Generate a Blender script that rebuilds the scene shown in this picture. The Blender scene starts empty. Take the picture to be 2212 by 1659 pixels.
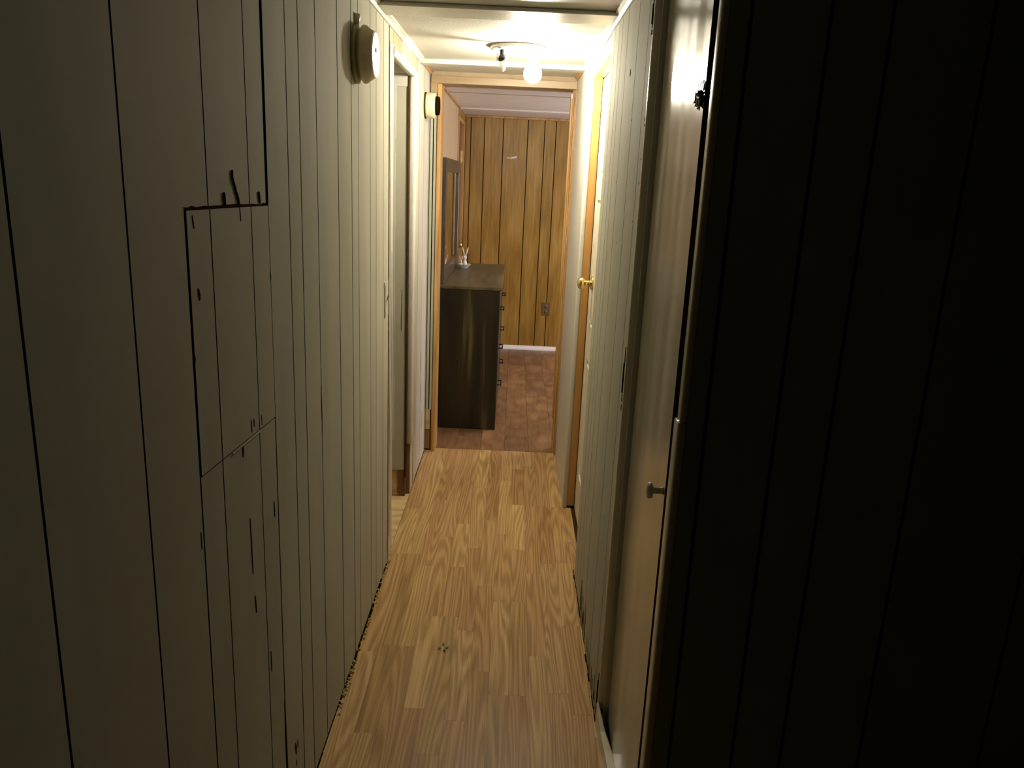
import bpy, bmesh, math, random
from mathutils import Vector, Matrix
random.seed(7)
PI = math.pi
sc = bpy.context.scene
col = sc.collection

# ------------------------------------------------------------------ camera
CAM_H = 1.6
FPX, RW, RH = 1700.0, 2212.0, 1659.0
def cam_axes():
    d = Vector((1116 - 1106, 384 - 829.5, FPX)).normalized()      # hall direction seen in the picture
    v = Vector((811 - 1106, 7370 - 829.5, FPX))
    v = (v - d * v.dot(d)).normalized()                            # downwards
    return v.cross(d), d, -v
ax, ay, az = cam_axes()
# columns: camera x (right), y (up), z (back) in world axes
Rm = Matrix(((ax.x, -ax.y, -ax.z), (ay.x, -ay.y, -ay.z), (az.x, -az.y, -az.z)))
cam_data = bpy.data.cameras.new('camera')
cam = bpy.data.objects.new('camera', cam_data)
col.objects.link(cam)
cam.matrix_world = Matrix.Translation((0, 0, CAM_H)) @ Rm.to_4x4()
cam_data.sensor_width = 36.0
cam_data.lens = 36.0 * FPX / RW
cam_data.clip_start = 0.02
sc.camera = cam

# ------------------------------------------------------------------ world, exposure
sc.view_settings.view_transform = 'Standard'
sc.view_settings.look = 'None'
sc.view_settings.gamma = 1.0
sc.view_settings.exposure = 0.0
sc.view_settings.use_curve_mapping = False
w = bpy.data.worlds.new('world'); sc.world = w; w.use_nodes = True
w.node_tree.nodes['Background'].inputs[0].default_value = (0.55, 0.62, 0.45, 1)
w.node_tree.nodes['Background'].inputs[1].default_value = 0.0022
BULB_STRENGTH = 800.0
BULB_COL = (1.0, 0.91, 0.74)

def light(name, kind, loc, energy, color, size=0.1, rot=(0, 0, 0), sy=None):
    l = bpy.data.lights.new(name, kind); l.energy = energy; l.color = color
    if kind == 'AREA':
        l.size = size
        if sy: l.shape = 'RECTANGLE'; l.size_y = sy
    else:
        l.shadow_soft_size = size
    o = bpy.data.objects.new(name, l); col.objects.link(o); o.location = loc; o.rotation_euler = rot
    return o
# unseen area light added at the bedroom's right for whitish fill; no window built
light('bedroom_fill_light', 'AREA', (2.05, 5.9, 1.35), 50.0, (1.0, 0.92, 0.97), 1.0, (0, PI / 2, 0), 1.0)

# ------------------------------------------------------------------ materials
def new_mat(name):
    m = bpy.data.materials.new(name); m.use_nodes = True
    nt = m.node_tree
    return m, nt, nt.nodes['Principled BSDF']
def N(nt, t, **kw):
    n = nt.nodes.new(t)
    for k, v in kw.items():
        if k in n.inputs.keys(): n.inputs[k].default_value = v
        else: setattr(n, k, v)
    return n
def coords(nt, scale=(1, 1, 1), rand=False):
    tc = nt.nodes.new('ShaderNodeTexCoord')
    mp = nt.nodes.new('ShaderNodeMapping'); mp.inputs['Scale'].default_value = scale
    nt.links.new(tc.outputs['Object'], mp.inputs['Vector'])
    if rand:
        oi = nt.nodes.new('ShaderNodeObjectInfo')
        ml = N(nt, 'ShaderNodeMath', operation='MULTIPLY'); ml.inputs[1].default_value = 37.0
        nt.links.new(oi.outputs['Random'], ml.inputs[0])
        cb = nt.nodes.new('ShaderNodeCombineXYZ')
        for i in range(3): nt.links.new(ml.outputs[0], cb.inputs[i])
        ad = N(nt, 'ShaderNodeVectorMath', operation='ADD')
        nt.links.new(mp.outputs[0], ad.inputs[0]); nt.links.new(cb.outputs[0], ad.inputs[1])
        return ad.outputs[0], oi.outputs['Random']
    return mp.outputs[0]
def ramp(nt, fac, stops):
    r = nt.nodes.new('ShaderNodeValToRGB'); cr = r.color_ramp
    while len(cr.elements) < len(stops): cr.elements.new(0.5)
    for e, (p, c) in zip(cr.elements, stops): e.position = p; e.color = (*c, 1)
    nt.links.new(fac, r.inputs[0]); return r.outputs[0]
def mixc(nt, fac, a, b, mode='MIX'):
    m = nt.nodes.new('ShaderNodeMix'); m.data_type = 'RGBA'; m.blend_type = mode
    for s, i in ((fac, 0), (a, 6), (b, 7)):
        if isinstance(s, (int, float)): m.inputs[i].default_value = s
        elif isinstance(s, tuple): m.inputs[i].default_value = (*s, 1)
        else: nt.links.new(s, m.inputs[i])
    return m.outputs[2]
def bump(nt, h, strength, dist=0.002):
    b = nt.nodes.new('ShaderNodeBump'); b.inputs['Strength'].default_value = strength; b.inputs['Distance'].default_value = dist
    nt.links.new(h, b.inputs['Height']); return b.outputs[0]

def paint(name, c, rough=0.4, var=0.08, bmp=0.25, scale=(9, 9, 2), fine=140, spec=0.5, wave=0.0):
    m, nt, p = new_mat(name)
    v = coords(nt, scale)
    n = N(nt, 'ShaderNodeTexNoise', Scale=1.0, Detail=5.0); nt.links.new(v, n.inputs['Vector'])
    lo = tuple(x * (1 - var) for x in c); hi = tuple(min(1, x * (1 + var)) for x in c)
    nt.links.new(ramp(nt, n.outputs['Fac'], [(0.3, lo), (0.7, hi)]), p.inputs['Base Color'])
    v2 = coords(nt, (fine, fine, fine * 0.35))
    n2 = N(nt, 'ShaderNodeTexNoise', Scale=1.0, Detail=3.0); nt.links.new(v2, n2.inputs['Vector'])
    b1 = bump(nt, n2.outputs['Fac'], bmp, 0.001)
    if wave:
        v3 = coords(nt, (7, 7, 1.6))
        n3 = N(nt, 'ShaderNodeTexNoise', Scale=1.0, Detail=1.0); nt.links.new(v3, n3.inputs['Vector'])
        b = nt.nodes.new('ShaderNodeBump'); b.inputs['Strength'].default_value = wave; b.inputs['Distance'].default_value = 0.02
        nt.links.new(n3.outputs['Fac'], b.inputs['Height']); nt.links.new(b1, b.inputs['Normal']); b1 = b.outputs[0]
    nt.links.new(b1, p.inputs['Normal'])
    p.inputs['Roughness'].default_value = rough
    p.inputs['Specular IOR Level'].default_value = spec
    return m
def flat(name, c, rough=0.6, metal=0.0):
    m, nt, p = new_mat(name)
    v = coords(nt, (40, 40, 40))
    n = N(nt, 'ShaderNodeTexNoise', Scale=1.0, Detail=3.0); nt.links.new(v, n.inputs['Vector'])
    nt.links.new(ramp(nt, n.outputs['Fac'], [(0.3, tuple(x * .9 for x in c)), (0.7, tuple(min(1, x * 1.08) for x in c))]), p.inputs['Base Color'])
    p.inputs['Roughness'].default_value = rough; p.inputs['Metallic'].default_value = metal
    if rough >= 0.8: p.inputs['Specular IOR Level'].default_value = 0.0; p.inputs['IOR'].default_value = 1.0
    return m
def wood(name, stops, stretch=(18, 2.2, 18), rings=6.0, streak=(260, 7, 260), rough=0.4, tint=None, mix=0.6, bmp=0.15, spec=0.5):
    m, nt, p = new_mat(name)
    v, rnd = coords(nt, stretch, rand=True)
    n = N(nt, 'ShaderNodeTexNoise', Scale=1.0, Detail=0.6, Roughness=0.4, Distortion=0.1); nt.links.new(v, n.inputs['Vector'])
    mu = N(nt, 'ShaderNodeMath', operation='MULTIPLY'); mu.inputs[1].default_value = rings * 2 * PI
    nt.links.new(n.outputs['Fac'], mu.inputs[0])
    si = N(nt, 'ShaderNodeMath', operation='SINE'); nt.links.new(mu.outputs[0], si.inputs[0])
    mr = N(nt, 'ShaderNodeMapRange'); mr.inputs[1].default_value = -1; mr.inputs[2].default_value = 1
    nt.links.new(si.outputs[0], mr.inputs[0])
    v2, _ = coords(nt, streak, rand=True)
    s = N(nt, 'ShaderNodeTexNoise', Scale=1.0, Detail=3.0); nt.links.new(v2, s.inputs['Vector'])
    mx = N(nt, 'ShaderNodeMix'); mx.data_type = 'FLOAT'; mx.inputs[0].default_value = mix
    nt.links.new(mr.outputs[0], mx.inputs[2]); nt.links.new(s.outputs['Fac'], mx.inputs[3])
    c = ramp(nt, mx.outputs[0], stops)
    if tint:
        t = ramp(nt, rnd, tint)
        c = mixc(nt, 1.0, c, t, 'MULTIPLY')
    nt.links.new(c, p.inputs['Base Color'])
    nt.links.new(bump(nt, s.outputs['Fac'], bmp, 0.001), p.inputs['Normal'])
    p.inputs['Roughness'].default_value = rough
    p.inputs['Specular IOR Level'].default_value = spec
    return m

M = {}
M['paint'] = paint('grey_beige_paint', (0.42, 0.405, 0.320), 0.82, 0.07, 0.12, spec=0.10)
M['paint_white'] = paint('off_white_paint', (0.56, 0.54, 0.47), 0.40, 0.05, 0.15)
M['paint_green'] = paint('pale_green_paint', (0.42, 0.425, 0.34), 0.45, 0.06, 0.15)
M['paint_gloss'] = paint('glossy_grey_beige_paint', (0.46, 0.435, 0.33), 0.2, 0.06, 0.10, fine=90, wave=0.32)
M['edge_gloss_lit'] = paint('glossy_bounce_lit_edge_paint', (0.74, 0.70, 0.56), 0.2, 0.06, 0.10, fine=90)  # lightened copy of the gloss paint, making up for weak bounce light
M['paint_in_shade'] = paint('shade_darkened_wall_paint', (0.21, 0.25, 0.15), 0.6, 0.08, 0.12)  # wall paint darkened and greened: the wall's shade is put into its colour
M['paint_tan'] = paint('bare_tan_panel', (0.36, 0.265, 0.165), 0.8, 0.10, 0.1, scale=(14, 14, 3))
M['groove'] = flat('groove_brown', (0.045, 0.025, 0.010), 0.8)
M['black'] = flat('black_gap', (0.008, 0.006, 0.004), 0.9)
M['crack'] = flat('split_dark_brown', (0.030, 0.020, 0.010), 0.9)
M['ceiling'] = paint('textured_ceiling', (0.43, 0.42, 0.365), 0.5, 0.05, 0.9, fine=120)
M['batten'] = paint('ceiling_batten_paint', (0.50, 0.49, 0.42), 0.35, 0.05, 0.8, fine=110)
M['bed_ceiling'] = paint('bedroom_ceiling', (0.82, 0.77, 0.70), 0.5, 0.05, 0.6, fine=120)
M['door_cream'] = paint('cream_door_paint', (0.74, 0.70, 0.54), 0.28, 0.03, 0.05)
M['white_vinyl'] = paint('white_vinyl', (0.85, 0.84, 0.82), 0.35, 0.02, 0.05)
M['floor'] = wood('light_oak_strip', [(0.22, (0.24, 0.138, 0.055)), (0.5, (0.43, 0.285, 0.138)), (0.74, (0.58, 0.41, 0.215))],
                  (15, 0.85, 15), 13.0, (480, 4, 480), 0.42, [(0.0, (1.08, 1.06, 0.98)), (0.2, (0.88, 0.74, 0.64)), (0.4, (1.02, 0.97, 0.86)), (0.6, (0.80, 0.65, 0.54)), (0.8, (1.12, 1.10, 0.96)), (1.0, (0.78, 0.70, 0.56))], 0.76, 0.05, spec=0.22)
M['bed_floor'] = wood('rustic_brown_plank', [(0.15, (0.14, 0.072, 0.033)), (0.5, (0.27, 0.162, 0.082)), (0.85, (0.38, 0.245, 0.125))],
                      (9, 4.0, 9), 1.5, (60, 9, 60), 0.36, [(0.0, (0.72, 0.66, 0.66)), (0.5, (0.95, 0.88, 0.84)), (1.0, (1.1, 0.98, 0.86))], 0.65, 0.05)
M['subfloor'] = wood('bare_plywood', [(0.1, (0.38, 0.25, 0.10)), (0.9, (0.66, 0.49, 0.25))], (6, 8, 6), 3, (30, 120, 30), 0.8)
M['panel'] = wood('brown_wood_panel', [(0.2, (0.20, 0.105, 0.014)), (0.5, (0.33, 0.195, 0.036)), (0.8, (0.43, 0.28, 0.075))],
                  (7, 7, 2.2), 1.2, (60, 60, 4), 0.36, [(0.0, (0.92, 0.92, 0.92)), (1.0, (1.05, 1.02, 1.0))], 0.75, 0.05)
M['panel_light'] = wood('light_tan_panel', [(0.1, (0.44, 0.32, 0.18)), (0.9, (0.58, 0.45, 0.28))], (8, 1, 1), 2.0, (40, 90, 3), 0.5, None, 0.8)
M['trimwood'] = wood('varnished_trim_wood', [(0.1, (0.30, 0.15, 0.045)), (0.5, (0.47, 0.27, 0.09)), (0.9, (0.60, 0.38, 0.16))],
                     (20, 20, 1.4), 3.0, (160, 160, 4), 0.38, None, 0.6)
M['headwood'] = wood('header_trim_wood', [(0.1, (0.27, 0.19, 0.095)), (0.9, (0.40, 0.295, 0.165))], (1.4, 20, 20), 2.0, (5, 160, 160), 0.4, None, 0.7)
M['jambwood'] = wood('orange_pine_jamb', [(0.1, (0.42, 0.19, 0.045)), (0.9, (0.58, 0.31, 0.095))], (14, 14, 1.2), 1.5, (110, 110, 3), 0.5, None, 0.75)
M['stud'] = wood('raw_brown_stud', [(0.1, (0.10, 0.04, 0.012)), (0.9, (0.32, 0.15, 0.05))], (14, 14, 2), 2, (90, 90, 5), 0.8)
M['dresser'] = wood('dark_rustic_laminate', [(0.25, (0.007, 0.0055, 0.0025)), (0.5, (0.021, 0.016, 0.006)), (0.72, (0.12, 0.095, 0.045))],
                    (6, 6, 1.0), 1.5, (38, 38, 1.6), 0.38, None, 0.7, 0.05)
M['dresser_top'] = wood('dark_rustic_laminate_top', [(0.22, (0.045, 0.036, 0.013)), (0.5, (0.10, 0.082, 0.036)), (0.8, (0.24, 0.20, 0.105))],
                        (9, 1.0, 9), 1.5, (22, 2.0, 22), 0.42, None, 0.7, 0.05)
M['mirror_frame'] = wood('mirror_frame_wood', [(0.2, (0.035, 0.024, 0.014)), (0.8, (0.10, 0.075, 0.05))], (9, 9, 1), 1.5, (60, 60, 4), 0.3, None, 0.8)
M['brown_door'] = wood('brown_interior_door', [(0.1, (0.12, 0.06, 0.025)), (0.9, (0.25, 0.14, 0.065))], (9, 9, 1), 2, (70, 70, 3), 0.4, None, 0.8)
M['brass'] = flat('polished_brass', (0.78, 0.60, 0.25), 0.16, 1.0)
M['steel'] = flat('worn_steel', (0.45, 0.42, 0.38), 0.3, 1.0)
M['blackmetal'] = flat('black_metal', (0.015, 0.015, 0.017), 0.35, 0.6)
M['knob_paint'] = flat('painted_knob', (0.50, 0.47, 0.35), 0.2)
M['plastic_yellow'] = flat('yellowed_plastic', (0.66, 0.59, 0.38), 0.4)
M['plastic_yellow_dark'] = flat('yellowed_plastic_dark', (0.44, 0.39, 0.22), 0.45)
M['plastic_white'] = flat('white_plastic', (0.85, 0.84, 0.80), 0.35)
M['outlet'] = flat('brown_plate_plastic', (0.13, 0.085, 0.045), 0.4)
M['leaf'] = flat('green_leaf', (0.05, 0.20, 0.025), 0.6)
M['debris'] = flat('crumbled_board', (0.50, 0.40, 0.18), 0.9)
M['smear'] = flat('white_spackle', (0.75, 0.70, 0.65), 0.7)
M['ceramic'] = flat('pale_ceramic', (0.80, 0.74, 0.70), 0.25)
def mirror_mat():
    m, nt, p = new_mat('mirror_glass'); p.inputs['Base Color'].default_value = (0.8, 0.8, 0.8, 1)
    p.inputs['Metallic'].default_value = 1; p.inputs['Roughness'].default_value = 0.03; return m
M['mirror'] = mirror_mat()
def glass_mat():
    m, nt, p = new_mat('clear_glass'); p.inputs['Base Color'].default_value = (0.85, 0.95, 0.92, 1)
    p.inputs['Transmission Weight'].default_value = 0.6; p.inputs['Roughness'].default_value = 0.15; return m
M['glass'] = glass_mat()
def bulb_mat():
    m, nt, p = new_mat('lit_bulb_glass'); p.inputs['Base Color'].default_value = (1, 1, 1, 1)
    p.inputs['Emission Color'].default_value = (*BULB_COL, 1); p.inputs['Emission Strength'].default_value = BULB_STRENGTH; return m
M['bulb'] = bulb_mat()

# ------------------------------------------------------------------ mesh helpers
def link(name, bm, mats, parent=None, smooth=False):
    me = bpy.data.meshes.new(name); bmesh.ops.recalc_face_normals(bm, faces=bm.faces); bm.to_mesh(me); bm.free()
    for m in (mats if isinstance(mats, (list, tuple)) else [mats]): me.materials.append(M[m] if isinstance(m, str) else m)
    if smooth:
        for p in me.polygons: p.use_smooth = True
    o = bpy.data.objects.new(name, me); col.objects.link(o)
    if parent: o.parent = parent
    return o
def hexa(bm, pts, mi=0):
    """pts: 4 bottom then 4 top, same winding"""
    v = [bm.verts.new(p) for p in pts]
    fs = [(3, 2, 1, 0), (4, 5, 6, 7), (0, 1, 5, 4), (1, 2, 6, 5), (2, 3, 7, 6), (3, 0, 4, 7)]
    out = []
    for f in fs:
        F = bm.faces.new([v[i] for i in f]); F.material_index = mi; out.append(F)
    return v, out
def boxbm(bm, x0, x1, y0, y1, z0, z1, mi=0, bev=0, seg=1):
    v, f = hexa(bm, [(x0, y0, z0), (x1, y0, z0), (x1, y1, z0), (x0, y1, z0), (x0, y0, z1), (x1, y0, z1), (x1, y1, z1), (x0, y1, z1)], mi)
    if bev:
        es = set()
        for F in f:
            for e in F.edges: es.add(e)
        bmesh.ops.bevel(bm, geom=list(es), offset=bev, segments=seg, affect='EDGES', profile=0.5)
    return f
def box(name, x0, x1, y0, y1, z0, z1, mat, parent=None, bev=0, seg=1):
    bm = bmesh.new(); boxbm(bm, x0, x1, y0, y1, z0, z1, 0, bev, seg)
    return link(name, bm, mat, parent, smooth=False)
def cyl(bm, p0, p1, r0, r1=None, seg=20, mi=0, caps=True):
    r1 = r0 if r1 is None else r1
    p0 = Vector(p0); p1 = Vector(p1); d = (p1 - p0).normalized()
    a = d.orthogonal().normalized(); b = d.cross(a)
    A = [bm.verts.new(p0 + (a * math.cos(2 * PI * i / seg) + b * math.sin(2 * PI * i / seg)) * r0) for i in range(seg)]
    B = [bm.verts.new(p1 + (a * math.cos(2 * PI * i / seg) + b * math.sin(2 * PI * i / seg)) * r1) for i in range(seg)]
    for i in range(seg):
        f = bm.faces.new((A[i], A[(i + 1) % seg], B[(i + 1) % seg], B[i])); f.material_index = mi; f.smooth = True
    if caps:
        f = bm.faces.new(A[::-1]); f.material_index = mi
        f = bm.faces.new(B); f.material_index = mi
def lathe(bm, origin, axis, prof, seg=28, mi=0):
    """prof: list of (distance along axis, radius)"""
    o = Vector(origin); d = Vector(axis).normalized(); a = d.orthogonal().normalized(); b = d.cross(a)
    rings = []
    for t, r in prof:
        if r < 1e-5: rings.append([bm.verts.new(o + d * t)])
        else: rings.append([bm.verts.new(o + d * t + (a * math.cos(2 * PI * i / seg) + b * math.sin(2 * PI * i / seg)) * r) for i in range(seg)])
    for R0, R1 in zip(rings, rings[1:]):
        for i in range(seg):
            q = [R0[i % len(R0)], R0[(i + 1) % len(R0)], R1[(i + 1) % len(R1)], R1[i % len(R1)]]
            u = []
            for x in q:
                if x not in u: u.append(x)
            if len(u) >= 3:
                f = bm.faces.new(u); f.material_index = mi
def lathe_obj(name, origin, axis, prof, mat, parent=None, seg=28, smooth=True):
    bm = bmesh.new(); lathe(bm, origin, axis, prof, seg)
    o = link(name, bm, mat, parent, smooth=smooth)
    return o
def extr(bm, poly, axis, d0, d1, mi=0):
    """extrude a 2D polygon given as 3D points along axis vector from d0 to d1"""
    ax_ = Vector(axis)
    A = [bm.verts.new(Vector(p) + ax_ * d0) for p in poly]; B = [bm.verts.new(Vector(p) + ax_ * d1) for p in poly]
    n = len(poly)
    for i in range(n):
        f = bm.faces.new((A[i], A[(i + 1) % n], B[(i + 1) % n], B[i])); f.material_index = mi
    f = bm.faces.new(A[::-1]); f.material_index = mi
    f = bm.faces.new(B); f.material_index = mi
def tag(o, label, cat, kind=None, group=None):
    o['label'] = label; o['category'] = cat
    if kind: o['kind'] = kind
    if group: o['group'] = group
    return o
def empty(name, loc=(0, 0, 0)):
    o = bpy.data.objects.new(name, None); col.objects.link(o); o.empty_display_size = 0.05
    o.location = loc
    return o
def keep(root, objs=None):
    """shift children built in world coordinates so that the root can sit at the thing's base"""
    for c in root.children: c.matrix_parent_inverse = Matrix.Translation(root.location).inverted()
    return root

XL, XR, ZC = -0.48, 0.315, 2.133

def plankX(parent, x, sgn, y0, y1, z0, z1, mat='paint', th=0.0035, g=0.0024, yb=None, rec=0.0, name='plank'):
    """one board of a wall whose face lies at X = x and looks towards sgn * X; edges dark"""
    y0 += g; y1 -= g
    yb = yb or (y0, y1)          # edges at the bottom, for boards cut out of square
    f = x - sgn * rec; b = f - sgn * th
    bm = bmesh.new()
    pts = [(b, yb[0], z0), (f, yb[0], z0), (f, yb[1], z0), (b, yb[1], z0), (b, y0, z1), (f, y0, z1), (f, y1, z1), (b, y1, z1)]
    v, fs = hexa(bm, pts)
    for F in fs:
        n = F.calc_center_median()
        if abs(n.x - f) > 1e-5: F.material_index = 1
    return link(name, bm, [mat, 'groove'], parent)
def plankY(parent, y, x0, x1, z0, z1, mat, th=0.0035, g=0.003, name='plank'):
    """one board of a wall whose face lies at Y = y and looks towards -Y"""
    x0 += g; x1 -= g
    bm = bmesh.new()
    v, fs = hexa(bm, [(x0, y, z0), (x1, y, z0), (x1, y + th, z0), (x0, y + th, z0), (x0, y, z1), (x1, y, z1), (x1, y + th, z1), (x0, y + th, z1)])
    for F in fs:
        if abs(F.calc_center_median().y - y) > 1e-5: F.material_index = 1
    return link(name, bm, [mat, 'groove'], parent)

# ================================================================== FLOOR
fl = box('floor', -0.482, 1.7, -0.9, 4.505, -0.05, -0.0025, 'groove')
tag(fl, 'hall floor of narrow light oak strips running to the bedroom', 'floor', 'structure')
seams = [-0.480 + 0.065 * 0] + [-0.409 + 0.065 * i for i in range(11)] + [0.306, 0.345]
seams = sorted(set(round(s, 4) for s in seams))
joints = {  # strip index -> end joints along the hall
    0: [0.7, 1.25, 1.75, 2.39, 3.12, 3.6], 1: [0.9, 1.5, 1.98, 2.43, 3.12, 4.3], 2: [0.6, 1.1, 1.7, 2.43, 3.02, 3.72],
    3: [0.95, 1.55, 2.1, 2.63, 3.3, 3.82], 4: [0.8, 1.35, 1.9, 2.63, 3.02, 3.45, 4.0], 5: [1.0, 1.6, 2.05, 2.54, 3.2, 3.9],
    6: [0.7, 1.2, 1.8, 2.3, 2.87, 3.5, 4.05], 7: [1.05, 1.5, 2.18, 2.75, 3.35, 4.02], 8: [0.9, 1.45, 2.18, 2.76, 3.2, 3.7, 4.2],
    9: [0.6, 1.2, 1.85, 2.4, 2.99, 3.69, 4.25], 10: [1.1, 1.6, 2.2, 3.08, 3.69], 11: [0.9, 1.5, 2.1, 2.6, 3.1, 3.69], 12: [0.7, 1.4, 2.0, 2.6, 3.3, 3.8]}
def floor_piece(name, parent, x0, x1, y0, y1, mat, g=0.00025, th=0.002, dz=0):
    bm = bmesh.new(); boxbm(bm, x0 + g, x1 - g, y0 + g, y1 - g, -0.0026, dz)
    return link(name, bm, mat, parent)
for i in range(len(seams) - 1):
    ys = [-0.9] + joints.get(i, [1, 2, 3]) + [4.505]
    xa, xb = seams[i], seams[i + 1]
    for a, b in zip(ys, ys[1:]):
        floor_piece('floor_strip', fl, xa, xb, a, b, 'floor', dz=0)
# strips that carry on to the right under the near wall opening
xs = [0.345, 0.41, 0.475, 0.54, 0.605, 0.67, 0.735, 0.8, 0.865, 0.93, 0.995, 1.06]
for a, b in zip(xs, xs[1:]):
    y = -0.9
    while y < 1.33:
        l = random.uniform(0.4, 0.8); e = min(y + l, 1.336)
        floor_piece('floor_strip', fl, a, b, y, e, 'floor'); y = e

bf = box('floor_bedroom', -0.49, 2.1, 4.506, 7.50, -0.05, -0.0025, 'groove')
tag(bf, 'bedroom floor of wide dark brown rustic planks', 'floor', 'structure')
bx = [-0.48, -0.302, -0.151, -0.004, 0.144, 0.295, 0.446, 0.6, 0.75, 0.9]
bj = [[5.1, 6.2], [4.75, 5.5, 6.6], [5.05, 5.73, 6.5], [4.95, 5.35, 6.1, 6.75], [5.1, 5.765, 6.3, 6.975], [4.8, 5.9, 6.509], [5.2, 6.1, 7.0], [5.6, 6.6], [5.1, 6.2]]
for (a, b), js in zip(zip(bx, bx[1:]), bj):
    ys = [4.506] + js + [7.5]
    for c, d in zip(ys, ys[1:]): floor_piece('floor_plank', bf, a, b, c, d, 'bed_floor', g=0.0007, dz=0.0005)

# bare patch of plywood inside the left hand opening
sf = box('subfloor_patch', -0.95, -0.481, 3.05, 4.0, -0.03, -0.0035, 'subfloor')
tag(sf, 'bare tan plywood floor inside the open left doorway', 'subfloor', 'structure')

# ================================================================== CEILING
cl = box('ceiling', -0.95, 2.1, -0.9, 7.5, ZC, ZC + 0.05, 'groove')
tag(cl, 'off white textured panel ceiling with flat battens across the hall', 'ceiling', 'structure')
for a, b in ((-0.9, 1.60), (1.60, 2.82), (2.82, 4.07), (4.07, 4.50)):
    m_ = 'batten' if a > 4 else 'ceiling'
    box('ceiling_panel', -0.5, 1.7 if b < 3 else 0.5, a + 0.001, b - 0.001, ZC - 0.004, ZC + 0.001, m_, cl)
for a, b in ((4.56, 5.33), (5.33, 6.55), (6.55, 7.5)):
    box('ceiling_panel', -0.5, 2.1, a + 0.001, b - 0.001, ZC - 0.004, ZC + 0.001, 'bed_ceiling', cl)
for a, b, m_, d in ((1.51, 1.69, 'batten', .018), (2.735, 2.905, 'batten', .018), (3.99, 4.09, 'batten', .026), (5.16, 5.30, 'bed_ceiling', .012), (5.50, 5.64, 'bed_ceiling', .012), (6.66, 6.80, 'bed_ceiling', .016)):
    box('ceiling_batten', -0.48, 0.5 if b > 1.7 else 1.6, a, b, ZC - d, ZC - 0.004, m_, cl, bev=0.004)

# ================================================================== LEFT WALL
wl = box('wall_left', XL - 0.06, XL - 0.0036, -0.9, 3.06, 0.0, ZC, 'groove')
tag(wl, 'grey-beige painted grooved panel wall with a cut and patched section', 'wall', 'structure')
g_near = [-0.9, -0.68, -0.53, -0.43, -0.22, -0.12, 0.03, 0.13, 0.28, 0.51, 0.61, 0.76, 0.99, 1.166]
for a, b in zip(g_near, g_near[1:]): plankX(wl, XL, 1, a, b, 0.004, ZC)
# patched section: three stacked cut-outs of three boards each
gp = [1.166, 1.264, 1.462, 1.564]
zt = lambda y: 1.533 + (y - 1.17) * (-0.006 / 0.4)
zd = lambda y: 1.118 + (y - 1.161) * (-0.021 / 0.39)
def patch(a, b, z0f, z1f, rec, ga=0.0022, gb=0.0022, wob=0.0):
    a += ga; b -= gb
    f = XL - rec; bk = XL - 0.0035 - 0.0001
    if f <= bk + 0.001: f = bk + 0.001
    bm = bmesh.new()
    n = 6
    fr = []; bkv = []
    pts = [(a + (b - a) * i / n, z0f(a + (b - a) * i / n) + (random.uniform(-wob, wob) if 0 < i < n else 0)) for i in range(n + 1)]
    pts += [(b, z1f(b)), (a, z1f(a))]
    F_ = [bm.verts.new((f, y, z)) for y, z in pts]; B_ = [bm.verts.new((bk, y, z)) for y, z in pts]
    bm.faces.new(F_).material_index = 0
    for i in range(len(pts)):
        q = bm.faces.new((F_[i], F_[(i + 1) % len(pts)], B_[(i + 1) % len(pts)], B_[i])); q.material_index = 1
    bm.faces.new(B_[::-1]).material_index = 1
    return link('plank', bm, ['paint', 'groove'], wl)
for k, (a, b) in enumerate(zip(gp, gp[1:])):
    patch(a, b, lambda y: zt(y) + 0.0045, lambda y: ZC, 0.0022, ga=0.0022, gb=0.0070 if k == 2 else 0.0022, wob=0.0015)
    patch(a, b, lambda y: zd(y) + 0.0012, lambda y: zt(y) - 0.0005, 0.0, ga=0.0070 if k == 0 else 0.0022, gb=0.0006 if k == 2 else 0.0022)
    patch(a, b, lambda y: 0.004, lambda y: zd(y) - 0.0008, 0.0004, ga=0.0038 if k == 0 else 0.0022)
g_far = [1.564, 1.711, 1.81, 1.96, 2.19, 2.37, 2.47, 2.67, 2.78, 2.93, 3.05]
for k, (a, b) in enumerate(zip(g_far, g_far[1:])):
    if k == 0: plankX(wl, XL, 1, a, b, 0.004, ZC, yb=(a + 0.003, b - 0.003))
    else: plankX(wl, XL, 1, a, b, 0.004, ZC, g=0.0045 if k in (4,) else 0.003)
# dark splits and knocks in the boards (shallow gouges)
def crack(parent, pts, x, wd, mat='crack', sg=1):
    """jagged sliver through (y, z) points on a wall face at X = x"""
    bm = bmesh.new(); n = len(pts)
    Lf, Rt = [], []
    for i, (y, z) in enumerate(pts):
        t = wd * math.sin(PI * (i + 0.35) / (n - 0.3)) if n > 2 else wd
        Lf.append((y - t / 2, z)); Rt.append((y + t / 2, z))
    poly = Lf + Rt[::-1]
    A = [bm.verts.new((x + sg * 0.0006, y, z)) for y, z in poly]; B = [bm.verts.new((x - sg * 0.002, y, z)) for y, z in poly]
    m = len(poly)
    for i in range(m): bm.faces.new((A[i], A[(i + 1) % m], B[(i + 1) % m], B[i]))
    for i in range(n - 1):
        j = m - 1 - i
        bm.faces.new((A[i], A[i + 1], A[j - 1], A[j])); bm.faces.new((B[j], B[j - 1], B[i + 1], B[i]))
    return link('crack', bm, mat, parent)
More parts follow.
